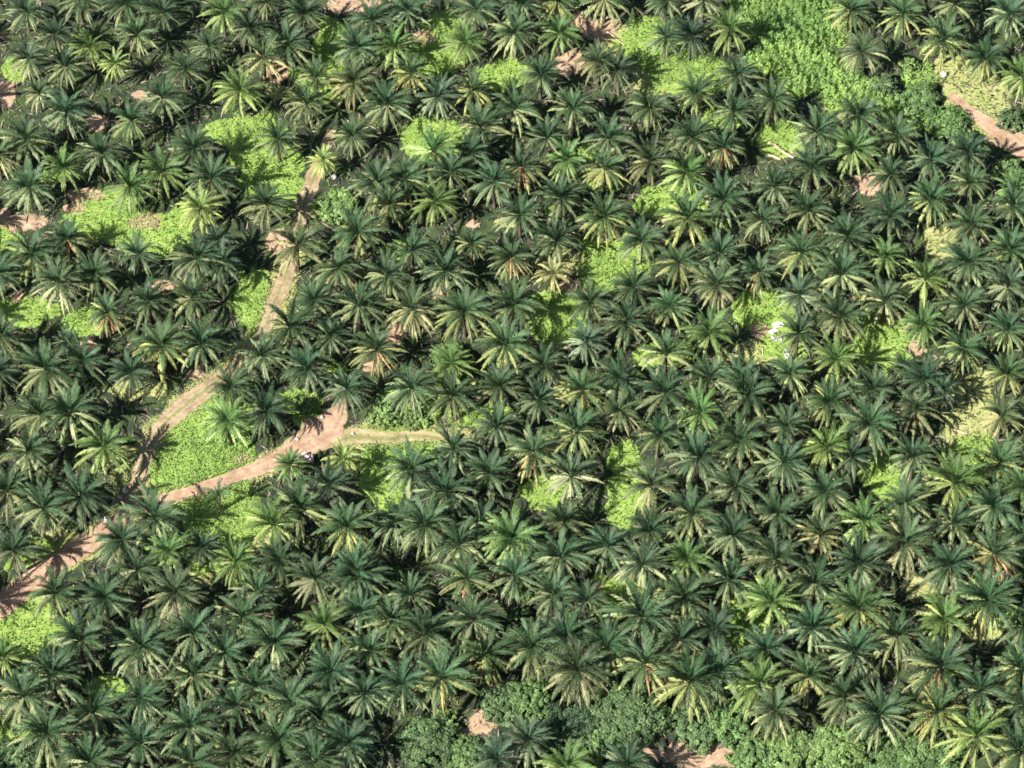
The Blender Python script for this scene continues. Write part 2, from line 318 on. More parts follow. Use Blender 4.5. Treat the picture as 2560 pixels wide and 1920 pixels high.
# ------------------------------------------------------------------ palm fronds
def frond(rng, az, e0, L, bend, wid, fold, col, tip, hub=0.28, z0=0.0, nl=24):
    ns = 12; ts = np.linspace(0, 1, ns+1); yaw = rng.normal(0, 0.10)
    e = R(e0)-R(bend)*1.08*ts**1.45; a = az+yaw*ts**2
    Tn = np.stack([np.cos(e)*np.cos(a), np.cos(e)*np.sin(a), np.sin(e)], 1)
    Pn = np.zeros((ns+1, 3)); Pn[1:] = np.cumsum((Tn[:-1]+Tn[1:])/2*L/ns, 0)
    Pn += np.array([math.cos(az)*hub, math.sin(az)*hub, z0])
    roll = rng.normal(0, 0.28)
    def at(t):
        f = t*ns; i = np.minimum(f.astype(int), ns-1); r = (f-i)[:, None]
        p = Pn[i]*(1-r)+Pn[i+1]*r; T = norm(Tn[i]*(1-r)+Tn[i+1]*r)
        S = norm(np.stack([-np.sin(az)+0*t, np.cos(az)+0*t, 0*t], 1)); U = norm(np.cross(T, S))
        U = np.where((U[:, 2:] < 0) & (e0 < 75), -U, U)
        rr = roll*(0.4+t)[:, None]
        return p, T, S*np.cos(rr)+U*np.sin(rr), U*np.cos(rr)-S*np.sin(rr)
    t = np.linspace(0.10, 0.985, nl); sp = (t[1]-t[0])*L
    prof = np.clip(np.minimum((t-0.03)/0.30, 1)**0.6, 0, 1)*np.clip((1.04-t)/0.45, 0, 1)**0.55
    VV = []; CC = []
    for sgn in (1, -1):
        p, T, S, U = at(t)
        fo = R(fold[0])+(R(fold[1])-R(fold[0]))*t+rng.normal(0, R(11), nl); sw = R(34)+R(30)*t+rng.normal(0, 0.07, nl)
        d_ = T*np.sin(sw)[:, None]+(S*sgn*np.cos(fo)[:, None]+U*np.sin(fo)[:, None])*np.cos(sw)[:, None]
        ll = (wid*prof*rng.uniform(0.86, 1.1, nl))[:, None]
        q = np.empty((nl, 4, 3)); q[:, 0] = p-T*sp*0.52; q[:, 1] = p+T*sp*0.52
        tipc = p+d_*ll-U*0.05*ll; q[:, 2] = tipc+T*sp*0.25; q[:, 3] = tipc-T*sp*0.25
        VV.append(q.reshape(-1, 3)); 
        c = col[None, :]*(1-t[:, None]**2)+tip[None, :]*t[:, None]**2
        CC.append(np.repeat(c*rng.uniform(0.85, 1.15, (nl, 1)), 4, 0))
    tr = np.linspace(0, 0.9, 9); p, T, S, U = at(tr); hw = (0.085*(1-tr)+0.02)[:, None]
    A = p+S*hw+U*0.03; B = p-S*hw+U*0.03
    q = np.empty((8, 4, 3)); q[:, 0] = A[:-1]; q[:, 1] = A[1:]; q[:, 2] = B[1:]; q[:, 3] = B[:-1]
    VV.append(q.reshape(-1, 3)); CC.append(np.tile(col*1.25, (32, 1)))
    return np.concatenate(VV), np.concatenate(CC)
YG = np.array([0.032, 0.077, 0.038]); MG = np.array([0.056, 0.098, 0.044]); OG = np.array([0.182, 0.222, 0.112]); TIP = np.array([0.10, 0.14, 0.06])
def crown_mesh(seed, n=24, nl=24):
    rng = np.random.default_rng(seed); VV = []; CC = []; ph = rng.uniform(0, 6.28)
    gap = rng.uniform(0, 6.28); gw = rng.choice([0, 0, 0.25, 0.45]); lean = rng.uniform(0, 6.28); la = rng.uniform(0, 9)
    for i in range(n):
        u = i/(n-1); az = ph+i*2.39996+rng.normal(0, 0.17)
        if u > 0.3 and abs((az-gap+math.pi) % 6.2832-math.pi) < gw: continue
        e0 = 84-54*u**0.95+rng.normal(0, 7)+la*math.cos(az-lean); L = 4.4+1.9*min(1, u*1.5)+rng.normal(0, 0.5)
        if i < 2: L *= 0.8; e0 = 84
        v, c = frond(rng, az, e0, L, 30+58*u+rng.normal(0, 11), (0.5 if i < 3 else 0.98), (28-20*u, 2-42*u), YG*(1-u)+MG*u, YG*0.5+TIP*0.5*u+MG*0.5*(1-u), z0=0.35*(1-u), nl=nl)
        VV.append(v); CC.append(c*rng.uniform(0.82, 1.2))
    V = np.concatenate(VV); return V, np.concatenate(CC)
def skirt_mesh(seed, n=15, nl=22):
    rng = np.random.default_rng(seed); VV = []; CC = []; ph = rng.uniform(0, 6.28)
    for i in range(n):
        u = i/(n-1); az = ph+i*2.39996+rng.normal(0, 0.16)
        v, c = frond(rng, az, 16-28*u+rng.normal(0, 7), 6.3+rng.normal(0, 0.5)-0.5*u, 62+rng.normal(0, 12), 0.78, (-8, -38), OG, OG*0.95, hub=0.35, z0=-0.25-0.25*u, nl=nl)
        VV.append(v); CC.append(c*rng.uniform(0.72, 1.25))
    return np.concatenate(VV), np.concatenate(CC)
def dead_mesh(seed, n=5):
    rng = np.random.default_rng(seed); VV = []; CC = []
    for i in range(n):
        az = -math.pi/2+(i-(n-1)/2)*0.28+rng.normal(0, 0.08)
        v, c = frond(rng, az, -8+rng.normal(0, 5), 5.6+rng.normal(0, 0.4), 42+rng.normal(0, 6), 0.55, (-15, -45), np.array([1., 1., 1.])*0.5, np.array([1., .9, .8])*0.5, hub=0.4, z0=-0.15, nl=20)
        c[:-32] *= rng.uniform(0.8, 1.2); c[-32:] = 0.5
        VV.append(v); CC.append(c)
    return np.concatenate(VV), np.concatenate(CC)
def quads(V): return np.arange(len(V)).reshape(-1, 4)
CROWN = [crown_mesh(100+i, 20+i % 8) for i in range(60)]
SKIRT = [skirt_mesh(200+i, 15+i % 7) for i in range(45)]
DEAD = [dead_mesh(300+i, 3+i) for i in range(4)]
crown_me = [mesh("palm_crown", v, quads(v), M_frond, c) for v, c in CROWN]
skirt_me = [mesh("palm_lower_fronds", v, quads(v), M_frond, c) for v, c in SKIRT]
dead_me = [mesh("palm_dead_fronds", v, quads(v), M_frond, c) for v, c in DEAD]
thin_crown = [crown_mesh(150+i, 12) for i in range(2)]; thin_me = [mesh("young_palm_crown", v, quads(v), M_frond, c) for v, c in thin_crown]
def trunk_geo(h, seed):
    rng = np.random.default_rng(seed); K = 10; rings = [0, 0.3, 1.0, 2.2, 3.4, 4.6, 5.8, 6.8, 7.4]; V = []; 
    for r_i, z in enumerate(rings):
        rad = (0.52 if r_i == 0 else 0.36+0.03*math.sin(r_i*2.3)); rad = 0.55 if r_i >= 7 else rad; rad = 0.25 if r_i == 8 else rad
        for k in range(K):
            a = 6.2832*k/K+r_i*0.3; V.append((math.cos(a)*rad*rng.uniform(0.9, 1.12), math.sin(a)*rad*rng.uniform(0.9, 1.12), z/7.4*h-h))
    F = []
    for r_i in range(len(rings)-1):
        for k in range(K):
            F.append([r_i*K+k, r_i*K+(k+1) % K, (r_i+1)*K+(k+1) % K, (r_i+1)*K+k])
    return np.array(V), np.array(F)
HT = 7.6
tV, tF = trunk_geo(HT, 1); trunk_me = mesh("palm_trunk", tV+[0, 0, HT], tF, M_trunk, smooth=True)

# hub positions read off the photograph, 16 tiles of 640x480 shown at 3.456x.
# kinds: g green, l light green, y yellow lower fronds, Y all yellow, o orange dead fronds, n brownish, d dull with shade put into its tone, e grey-green, s straw dead; + size letter
T = {}
T[0,0] = "225,90g 690,-10g+ 1085,20g 1400,100d 1930,100l 240,500n 565,560g 765,400l 1180,290g 1600,590g 1800,390g- 990,545Y- 1400,830g 2070,770l+ 570,960g 1130,1030y 220,1190g 880,1310g 540,1440l 1670,1270g 1390,1470l 1820,1530g 250,1600g 1120,1600l -20,1330n 2160,230d 475,290d- 335,800n-"
T[640,0] = "90,10g 410,110g 1010,160g 1310,90g 1900,60g 270,380g 65,490n 865,400g 1190,400l 1800,360l 1330,620y 520,650g- 840,700n 1570,820e+ 1870,770y 1130,890g 430,880g 830,1160g 1940,1080g 190,1190g 1530,1290l 1850,1320g 580,1380Y- 1290,1530g 1680,1480g 2060,1560g 1050,1580g"
T[1280,0] = "90,20g 390,0y 800,-30g+ 1330,-10g 1655,0n 25,260g 410,280l 1330,310g 1880,230l+ 745,520n 895,600e 250,640g 1940,640g 1590,790y 530,930g 1190,920g 1910,960g 20,925g 300,1180g 830,1180g 1560,1170g 1830,1270o 460,1370l 800,1450y 1190,1380n 1500,1480l+ 80,1430o 1540,300d"
T[1920,0] = "710,80y 1170,110y+ 1610,20g 2080,110g 810,430n+ 1520,330y+ 1880,490y 2205,650l 45,850g 780,990g 420,1120g 1100,1150g 740,1270l 380,1440g 1050,1500g 1400,1360g 1720,1310g 50,1600g 1750,1570g 2130,1630l"
T[0,480] = "1730,130Y 580,400o 270,520y 1190,530g 1690,560g 1910,620g 830,690g 510,770n 1650,900g 1280,940g 930,1040o 1735,1295g 1390,1320y 700,1450g 390,1510g 1130,1550g -30,690g -10,1240g 1870,410d- 590,1290d- -20,1550d"
T[640,480] = "90,100g 1150,90y 1540,70l+ 880,340y 350,450n 1350,490g 1860,440o- 710,650g 1130,720g 1630,670g 2205,560o 500,930g 890,970g 1350,1000n+ 1800,1010y+ 290,1160g 640,1240g 50,1400g 1040,1350o 450,1510g 2150,1300y 1690,1470l"
T[1280,480] = "425,45g 790,200y 70,190g 1520,210y+ 1820,60g 2160,230g 380,410g 1120,400g 1440,600y 1800,520g 1770,790n 2130,680o 1050,810g 680,930g 10,960g 1360,980y 980,1110g 640,1290e 1710,1210l 270,1480g 1330,1390g 350,700s- 1700,1590g 940,1590g 1980,1610g"
T[1920,480] = "350,150g 1060,190g 1400,60y 1760,260g 2110,100g 690,370g 290,510y 1010,550l 640,690g 1720,600g 2090,490y 1360,740l 270,880e 1010,930n 2070,800e 1700,970g 620,1070g 1340,1140l 260,1210g 2070,1180y 1690,1340y 590,1430l 190,1560g 2070,1560y 1350,1610g 1180,1510g-"
T[0,960] = "340,250g 600,230g 235,570g 890,530l 1995,20g 1970,300l 60,910g 370,1060g+ 680,960g 1320,1130g+ 1050,1340g 1450,1440l- 1890,950t 120,1430d 2030,1530l 1180,1600g- 1740,1400d-"
T[640,960] = "80,220g 780,30g 1340,20g 1700,90g 2110,0g 750,640Y- 290,690l- 1700,550g 1340,730g 620,860d 2010,760g 1640,920g 370,1060g 790,1220y+ 1200,1180g 1460,1210g 1940,1190g 1750,1370g 150,1200l 200,1510g 2200,1330l 870,1600g 2080,350d"
T[1280,960] = "230,130g 610,40y 930,220n 1320,60g 1620,240l 2030,90g+ 560,400y 190,570o+ 1270,430y 1960,480g 1610,620g 510,780n 1200,860n 1930,880n 450,1180g 60,1340g 1560,1110g 1190,1260g 1910,1290g 820,1390g 420,1480g 1510,1500l 1130,1540e 20,1640g"
T[1920,960] = "530,140y 905,30g 1270,210n 1500,50d- 2020,270n 160,350g 890,330g+ 510,530l 130,670g 1260,620g 1610,840l+ 2000,670y 490,920g+ 80,1100g 1190,1030g 830,1170l 1940,1040g 1590,1190g 450,1300n 1180,1350n+ 790,1540g 1570,1560g 1950,1450o 2205,1290y 60,1490g 2200,880l 720,620d-"
T[0,1440] = "470,140g 910,170g 1510,130n 2090,340g 690,540g 1210,600g 1660,480g 1930,650g 450,840g 200,1020g 1660,840g 1210,1040g 790,1160g 2050,1120g 400,1350g+ 1630,1290g 1210,1430g 770,1590g 2010,1530g 1650,1610g 30,690l- "
T[640,1440] = "0,120g 510,20n+ 890,10g 1330,150g 1820,10o 590,410l 900,300g 1160,390g 1880,370g 150,560g+ 1450,500g 990,640g 650,810g 1970,660y 1260,920g 1600,870y+ 930,1010g 290,1060g 540,1210g 200,1390g 780,1440g 510,1590g 2080,1570e 0,950y"
T[1280,1440] = "360,150g 1480,170g 1870,20g 1110,320g+ 640,200d- 170,600g+ 480,510g 810,590y 1460,540g 1150,740o+ 560,790n+ 1530,900y+ 1800,820g 2190,620g 2140,930l 140,1410e 470,1640l 1000,1620g 1750,450d"
T[1920,1440] = "30,220l 400,40g 790,260y+ 1520,350l+ 1900,190y+ 380,440g+ 740,650g 1110,510g 340,860y 1490,770o+ 1830,980g 660,1040g 960,1180g+ 1460,1160y+ 1800,1370l+ 70,1150n 2200,800y 2190,1500o 2215,420g 2215,1110g"
palms = []
for (tx, ty), s in T.items():
    for it in s.split():
        a, rest = it.split(","); num = rest.rstrip("glyYondest+-"); fl = rest[len(num):]
        palms.append([tx+float(a)/3.456, ty+float(num)/3.456, fl[0], fl[1:]])
prng = random.Random(11)
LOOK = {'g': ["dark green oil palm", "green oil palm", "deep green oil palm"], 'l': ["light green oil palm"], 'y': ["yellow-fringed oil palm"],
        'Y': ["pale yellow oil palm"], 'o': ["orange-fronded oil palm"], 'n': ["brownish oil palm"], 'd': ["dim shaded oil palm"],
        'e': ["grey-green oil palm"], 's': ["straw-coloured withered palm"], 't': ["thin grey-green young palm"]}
LM = [("fork of the dirt tracks", 275, 1120), ("platform beside the red track", 655, 985), ("tip of the wheel ruts", 1010, 942),
      ("upper end of the tan track", 690, 385), ("leafy thicket at the upper right", 1720, 110), ("white sheets on the ground", 1680, 715),
      ("wide orange soil at bottom", 1510, 1620), ("small orange soil at bottom", 1010, 1585), ("lime clearing between the tracks", 430, 970),
      ("lime clearing above the centre", 1330, 570), ("smooth yellow-green clearing at right", 1905, 745), ("narrow lime strip right of centre", 1345, 1045),
      ("lime patches at upper left", 285, 480), ("red track at the right edge", 2170, 300), ("long pale clearing at right", 2090, 920),
      ("pink soil at the left edge", 15, 205), ("pale clearing at top centre", 1430, 150), ("scrub at the left edge", 40, 1350),
      ("small lime patch below the centre", 1180, 1065), ("scrub below the red track", 500, 1145), ("bottom left corner", 0, 1659), ("top left corner", 0, 0),
      ("bottom right corner", 2212, 1659), ("top right corner", 2212, 0), ("lime gap at middle right", 1905, 1030), ("round bush by the tan track", 725, 445),
      ("lime gap at lower right", 1600, 1345), ("lime patch at top centre left", 1095, 165), ("lime strip left of centre", 565, 320), ("pale rocks by the tan track", 270, 1060)]
DIRN = ["right of", "upper right of", "above", "upper left of", "left of", "lower left of", "below", "lower right of"]
ORD = ["nearest", "second", "third", "fourth", "fifth", "sixth", "seventh", "eighth", "ninth", "tenth", "eleventh", "twelfth"]
inframe = [p for p in palms]
lab = {}
for (nm, lx, ly) in LM:
    bk = {}
    for i, p in enumerate(palms):
        dx, dy = p[0]/1.15733-lx, -(p[1]/1.15733-ly); r = math.hypot(dx, dy)
        k = int(((math.degrees(math.atan2(dy, dx))+22.5) % 360)//45); bk.setdefault(k, []).append((r, i))
    for k, l in bk.items():
        l.sort()
        for q, (r, i) in enumerate(l):
            if q < 12: lab.setdefault(i, []).append((r*(1+0.3*q), q, DIRN[k], nm))
labels = []
for i, p in enumerate(palms):
    s, q, dn, nm = min(lab[i]); lk = LOOK[p[2]]; lk = lk[i % len(lk)]
    if '+' in p[3] and len(lk.split()) < 5: lk = "large "+lk
    if '-' in p[3] and len(lk.split()) < 5: lk = "small "+lk
    od = "nearest palm" if q == 0 else ORD[q]+" palm"
    labels.append(f"{lk}, {od} {dn} the {nm}")
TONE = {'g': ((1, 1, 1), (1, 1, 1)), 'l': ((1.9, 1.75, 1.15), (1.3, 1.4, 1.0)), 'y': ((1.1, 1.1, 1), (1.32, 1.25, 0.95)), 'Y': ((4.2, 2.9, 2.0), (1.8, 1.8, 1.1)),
        'o': ((1.15, 1.05, 1), (1.35, 1.2, 1.0)), 'n': ((1.4, 1.12, 1.1), (1.45, 1.22, 1.25)), 'd': ((0.8, 0.8, 0.9), (0.6, 0.6, 0.7)),  # the d tones carry the shade as a darker, bluer tint
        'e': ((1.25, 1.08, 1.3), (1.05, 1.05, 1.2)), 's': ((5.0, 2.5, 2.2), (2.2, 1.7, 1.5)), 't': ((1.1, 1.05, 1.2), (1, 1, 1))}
def score(p):
    x, y, k, f = p; s = 1.0+0.25*('+' in f)-0.5*('-' in f)-0.3*(k == 'd')+y/19200
    rr = 75; s -= 0.9*max(0, (rr-x)/rr)+0.9*max(0, (x-(2560-rr))/rr)+0.9*max(0, (rr*0.3-y)/rr)+0.9*max(0, (y-(1920-rr))/rr)
    s += 0.35*(k in 'Yost') + 0.10*(k == 'y')
    return s
order = sorted(range(len(palms)), key=lambda i: -score(palms[i]))
single = set(order[:300])
stuffV, stuffC, stuffT = [], [], []
def place(p):
    x, y, k, f = p
    s = prng.uniform(0.82, 1.10)*(0.885+0.145*y/1920)*(1.10 if '+' in f else 1)*(0.74 if '-' in f else 1)*(0.72 if k == 't' else 1)
    h = HT*(0.5*s+0.47)+prng.uniform(-0.6, 0.6)
    rz = prng.uniform(0, 6.28)
    v = prng.uniform(0.80, 1.22); hue = prng.uniform(-0.08, 0.08)
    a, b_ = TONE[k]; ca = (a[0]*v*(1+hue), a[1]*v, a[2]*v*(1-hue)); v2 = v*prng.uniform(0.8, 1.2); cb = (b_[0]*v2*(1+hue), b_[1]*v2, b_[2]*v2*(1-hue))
    return s, h, rz, ca, cb, prng.randrange(60), prng.randrange(45), prng.uniform(-0.35, 0.35)
def rotz(V, a): c_, s_ = math.cos(a), math.sin(a); return V@np.array([[c_, s_, 0], [-s_, c_, 0], [0, 0, 1]])
def palm_single(p, label):
    x, y, k, f = p; s, h, rz, ca, cb, ci, si, dz = place(p)
    gx, gy = G(x, y, h+0.5*s)
    root = bpy.data.objects.new("oil_palm" if k != 't' else "young_palm", None); C.objects.link(root); root.location = (gx, gy, 0); root.empty_display_size = 1
    tag(root, label, "palm", "oil palms of the plantation")
    t = link("trunk", trunk_me, root); t.scale = (s, s, h/HT)
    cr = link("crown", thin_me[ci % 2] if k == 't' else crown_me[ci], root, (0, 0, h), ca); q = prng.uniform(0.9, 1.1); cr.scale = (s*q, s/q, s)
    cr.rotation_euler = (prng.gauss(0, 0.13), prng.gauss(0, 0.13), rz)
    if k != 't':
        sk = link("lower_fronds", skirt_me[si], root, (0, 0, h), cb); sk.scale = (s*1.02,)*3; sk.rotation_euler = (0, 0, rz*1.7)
        if k in 'yYns' : sk["label"] = {'y': "yellowing lower fronds", 'Y': "bright yellow lower fronds", 'n': "dry brownish lower fronds", 's': "dead straw-coloured fronds"}[k]
    if k == 'o' or (k == 'y' and prng.random() < 0.4):
        dd = link("dead_fronds" if k == 'o' else "yellow_fronds", dead_me[prng.randrange(4) if k == 'o' else 0], root, (0, 0, h), (0.95, 0.58, 0.30) if k == 'o' else (0.72, 0.70, 0.26))
        dd.scale = (s*(0.92 if k == 'o' else 0.9),)*3; dd.rotation_euler = (0, 0, prng.uniform(-0.9, 0.9)*(0.4 if k == 'o' else 1)); dd.location.z += 0.35*(k == 'o')
        dd["label"] = "withered orange fronds" if k == 'o' else "bright yellow fronds"
for i in sorted(single): palm_single(palms[i], labels[i])
# the palms that show least, and those just outside the frame, as one mass
rest = [palms[i] for i in range(len(palms)) if i not in single]
er = random.Random(3)
for q in range(15):
    yy = -40+q*140
    rest.append([-110+er.uniform(-20, 20), yy+er.uniform(-25, 25), 'g', '']); rest.append([2665+er.uniform(-15, 25), yy+60+er.uniform(-25, 25), 'g', ''])
for q in range(19):
    rest.append([q*138+er.uniform(-25, 25), -125+er.uniform(-20, 20), 'g', '']); rest.append([q*140+70+er.uniform(-25, 25), 2045+er.uniform(-20, 20), 'g', ''])
for p in rest:
    s, h, rz, ca, cb, ci, si, dz = place(p); gx, gy = G(p[0], p[1], h+0.5*s)
    for (V_, C_), cc, aa in ((CROWN[ci], ca, rz), (SKIRT[si], cb, rz*1.7)):
        stuffV.append(rotz(V_*s, aa)+[gx, gy, h]); stuffC.append(C_*np.array(cc))
    stuffT.append(tV*[s, s, h/HT]+[gx, gy, h])
V = np.concatenate(stuffV)
so = link("palm_mass", mesh("palm_mass", V, quads(V), M_frond, np.concatenate(stuffC)))
tag(so, "half hidden and edge-cut oil palms filling in between the others", "palms", kind="stuff")
tv = np.concatenate(stuffT); tf = np.concatenate([tF+i*len(tV) for i in range(len(stuffT))])
tt = link("trunks", mesh("palm_mass_trunks", tv, tf, M_trunk), so); tt["kind"] = "stuff"

# ------------------------------------------------------------------ broadleaf trees and bushes
def broadleaf(px, py, r, h, col, name, label, cat, seed, group=None, dens=1.0, lobes=9):
    rng = np.random.default_rng(seed); x, y = G(px, py, h*0.62)
    root = bpy.data.objects.new(name, None); C.objects.link(root); root.location = (x, y, 0); tag(root, label, cat, group)
    # trunk with limbs
    VV = []; FF = []; nv = 0
    def limb(a, b_, r0, r1):
        nonlocal nv
        a = np.array(a, float); b_ = np.array(b_, float); dd = b_-a; dd /= np.linalg.norm(dd); s = np.cross(dd, [0.3, 0.9, 0.1]); s /= np.linalg.norm(s); u = np.cross(dd, s)
        for c_, rr in ((a, r0), (b_, r1)):
            for k in range(6): an = k*1.0472; VV.append(c_+(s*math.cos(an)+u*math.sin(an))*rr)
        for k in range(6): FF.append([nv+k, nv+(k+1) % 6, nv+6+(k+1) % 6, nv+6+k])
        nv += 12
    limb((0, 0, 0), (0.1, 0, h*0.4), 0.05*r+0.05, 0.035*r+0.04); lc = []
    for i in range(lobes):
        an = i*2.4+rng.uniform(-.3, .3); q = math.sqrt((i+0.4)/lobes); lr = r*rng.uniform(0.34, 0.5)
        c_ = np.array([math.cos(an)*q*(r-lr*0.7), math.sin(an)*q*(r-lr*0.7), h-lr*0.75-(q**2)*h*0.34*rng.uniform(0.7, 1.3)]); c_[2] = max(c_[2], lr*0.45)
        lc.append((c_, lr)); limb((0.1, 0, h*0.38), c_, 0.03*r+0.02, 0.02)
    link("trunk", mesh("tree_trunk", VV, np.array(FF), M_trunk), root)
    P = []; N = []; CC = []
    for c_, lr in lc:
        n_ = int(300*lr*lr*dens)+60; d_ = norm(rng.normal(size=(n_, 3))); d_[:, 2] = np.abs(d_[:, 2])*1.0-0.25; d_ = norm(d_)
        nk = 12+int(lr*7); kd = norm(rng.normal(size=(nk, 3))+[0, 0, 0.35]); kc = rng.integers(0, nk, n_); kr = rng.uniform(0.18, 0.34, nk)[kc]*lr
        off = norm(rng.normal(size=(n_, 3)))*(kr*rng.uniform(0.5, 1.0, n_))[:, None]
        p = c_+kd[kc]*lr*0.85*[1, 1, 0.8]+off*[1, 1, 0.75]; ok = p[:, 2] > 0.1; p = p[ok]; dn = norm(off)[ok]*0.6+kd[kc][ok]*0.7; kb = rng.uniform(0.7, 1.3, nk)[kc][ok]
        P.append(p); N.append(norm(dn+rng.normal(0, 0.5, (len(p), 3))+[0, 0, 0.3])); CC.append(np.array(col)[None, :]*rng.uniform(0.8, 1.25)*kb[:, None]*rng.uniform(0.8, 1.25, (len(p), 1)))
    P = np.concatenate(P); N = np.concatenate(N); V, F = leaf_quads(P, N, rng.uniform(0.2, 0.5, len(P)), rng, 0.7)
    link("crown", mesh("leafy_crown", V, F, M_leaf, np.repeat(np.concatenate(CC), 4, 0)), root)
GG, BG, SHADE_G, LG = (0.11, 0.18, 0.08), (0.14, 0.235, 0.09), (0.07, 0.12, 0.065), (0.18, 0.28, 0.10)
TREES = [(2215,212,3.0,4.5,GG,"round grey-green tree below the thicket at upper right"),
 (2296,250,4.6,3.4,BG,"bright green spreading bush right of the round grey-green tree"),
 (2272,165,2.3,3.0,LG,"small light green sapling above the bright spreading bush"),
 (2371,315,3.8,3.0,BG,"bright green bush just left of the red track at right edge"),
 (2420,345,2.6,2.4,GG,"small grey-green bush touching the red track at right edge"),
 (2530,300,3.2,2.6,GG,"grey-green bush above the red track at the right edge"),
 (2530,425,3.4,2.8,BG,"green bush under the red track at the right edge"),
 (838,512,4.2,3.0,LG,"round bright green bush beside the tan track"),
 (1072,1845,5.0,5.0,GG,"grey-green tree left of the small orange soil patch at bottom"),
 (1165,1890,4.4,4.4,BG,"green tree under the small orange soil patch at bottom"),
 (1258,1755,4.2,4.6,GG,"dull green tree right of the small orange soil patch"),
 (1322,1745,4.6,5.0,BG,"bright green tree right of the dull one, under two palms"),
 (1425,1815,5.2,3.8,SHADE_G,"darker tree left of the widest grey-green tree"),  # shade is put into this tree's leaf colour
 (1575,1775,6.6,6.0,GG,"widest grey-green tree, above the bare orange soil at bottom"),
 (1500,1848,4.0,4.0,BG,"small green tree below left of the widest grey-green tree"),
 (1738,1812,4.6,4.6,GG,"grey-green tree at the top right of the bare orange soil"),
 (1822,1805,4.6,4.8,BG,"bright round tree right of the bare orange soil"),
 (1885,1890,4.4,4.4,BG,"green tree at the bottom edge right of the orange soil"),
 (1978,1878,5.0,4.6,LG,"light green tree at the bottom edge, left of a thin gap"),
 (2092,1868,5.4,5.0,LG,"light green tree at the bottom edge, right of a thin gap"),
 (2262,1896,5.6,5.0,BG,"wide green tree at the bottom edge under two big palms"),
 (2350,1892,4.2,4.0,BG,"green tree at bottom edge left of the rightmost large palm"),
 (1117,1800,2.6,3.2,LG,"small light green tree above the small orange soil patch"),
 (30,1905,5.0,4.2,GG,"grey-green tree in the bottom left corner"),
 (1130,905,4.2,4.0,BG,"leafy green tree among palms left of the centre"),
 (960,1030,3.4,3.6,LG,"light green tree above the grassy wheel ruts"),
 (1000,1452,3.2,3.6,BG,"leafy green tree between palms below the small lime patch"),
 (1296,1470,3.0,3.6,BG,"leafy tree left of the palm under the centre column"),
 (1040,1045,2.6,2.4,LG,"low light bush at the right of the grassy wheel ruts"),
 (1300,1540,2.4,2.6,GG,"small scrubby bush among the lower centre palms"),
 (590,1440,2.6,2.6,LG,"light leafy bush below the yellow-green scrub"),
 (760,1010,2.4,2.4,LG,"small lime bush left of the red track's upper end")]
for i, (px, py, r, h, col, lb) in enumerate(TREES):
    bush = h < 3.5
    broadleaf(px, py, r*1.12, h*0.82, col, "bush" if bush else "broadleaf_tree", lb, "bush" if bush else "tree", 700+i, "broadleaf trees and bushes among the palms", lobes=7 if r < 3.5 else (12 if r < 5 else 18))

# ------------------------------------------------------------------ rocks, sheets, platform
def rock(px, py, sx, sy, sz, label, seed, mat=None):
    rng = np.random.default_rng(seed); x, y = G(px, py, sz*0.5); V = []; F = []; K, J = 9, 5
    for j in range(J+1):
        el = -0.5+(math.pi/2+0.5)*j/J
        for k in range(K):
            a = 6.2832*k/K; q = rng.uniform(0.82, 1.15); V.append((math.cos(a)*math.cos(el)*sx/2*q, math.sin(a)*math.cos(el)*sy/2*q, (math.sin(el)+0.45)*sz/1.45*(q if j < J else 1)))
    for j in range(J):
        for k in range(K): F.append([j*K+k, j*K+(k+1) % K, (j+1)*K+(k+1) % K, (j+1)*K+k])
    o = link("rock", mesh("rock", V, np.array(F), M_rock), None, (x, y, 0)); o.rotation_euler.z = rng.uniform(0, 3); tag(o, label, "rock", "pale rocks on the ground")
rock(313, 1226, 1.2, 1.5, 0.8, "pale rock on the left verge of the tan track, above the fork", 1)
rock(300, 1243, 0.8, 0.8, 0.5, "smaller rock in the shade just below the pale verge rock", 2)
rock(266, 1298, 1.6, 1.0, 0.9, "pale grey rock left of the track fork, under a palm tip", 3)
rock(254, 1297, 0.9, 0.8, 0.6, "dull rock touching the left side of the fork rock", 4)
rock(835, 440, 1.3, 1.2, 1.0, "white rock right of the pale yellow palm on the upper track", 5)
rock(1308, 829, 1.3, 1.0, 0.8, "lone white triangular rock in shade at the centre", 6)
rock(805, 1043, 0.8, 0.7, 0.5, "small pale stone on the upper left of the red widening", 7)
rock(736, 1078, 0.7, 0.7, 0.5, "small pale stone left of the red widening", 8)
rock(743, 1097, 0.7, 0.6, 0.4, "small pale stone on the red track edge above the platform", 9)
rock(882, 1083, 0.6, 0.6, 0.4, "small pale stone where the grassy wheel ruts begin", 10)
rock(2360, 185, 1.4, 1.6, 0.9, "pale rock below a yellowing palm at the upper right", 11)
rock(1468, 131, 1.2, 0.8, 0.7, "pale rock on the bare soil near the top centre", 12)
rock(165, 1175, 0.9, 1.0, 0.6, "cream stone between two palms left of the tan track", 13)
rock(2380, 1148, 0.7, 0.7, 0.5, "small pink-grey stone below the long pale clearing", 14)
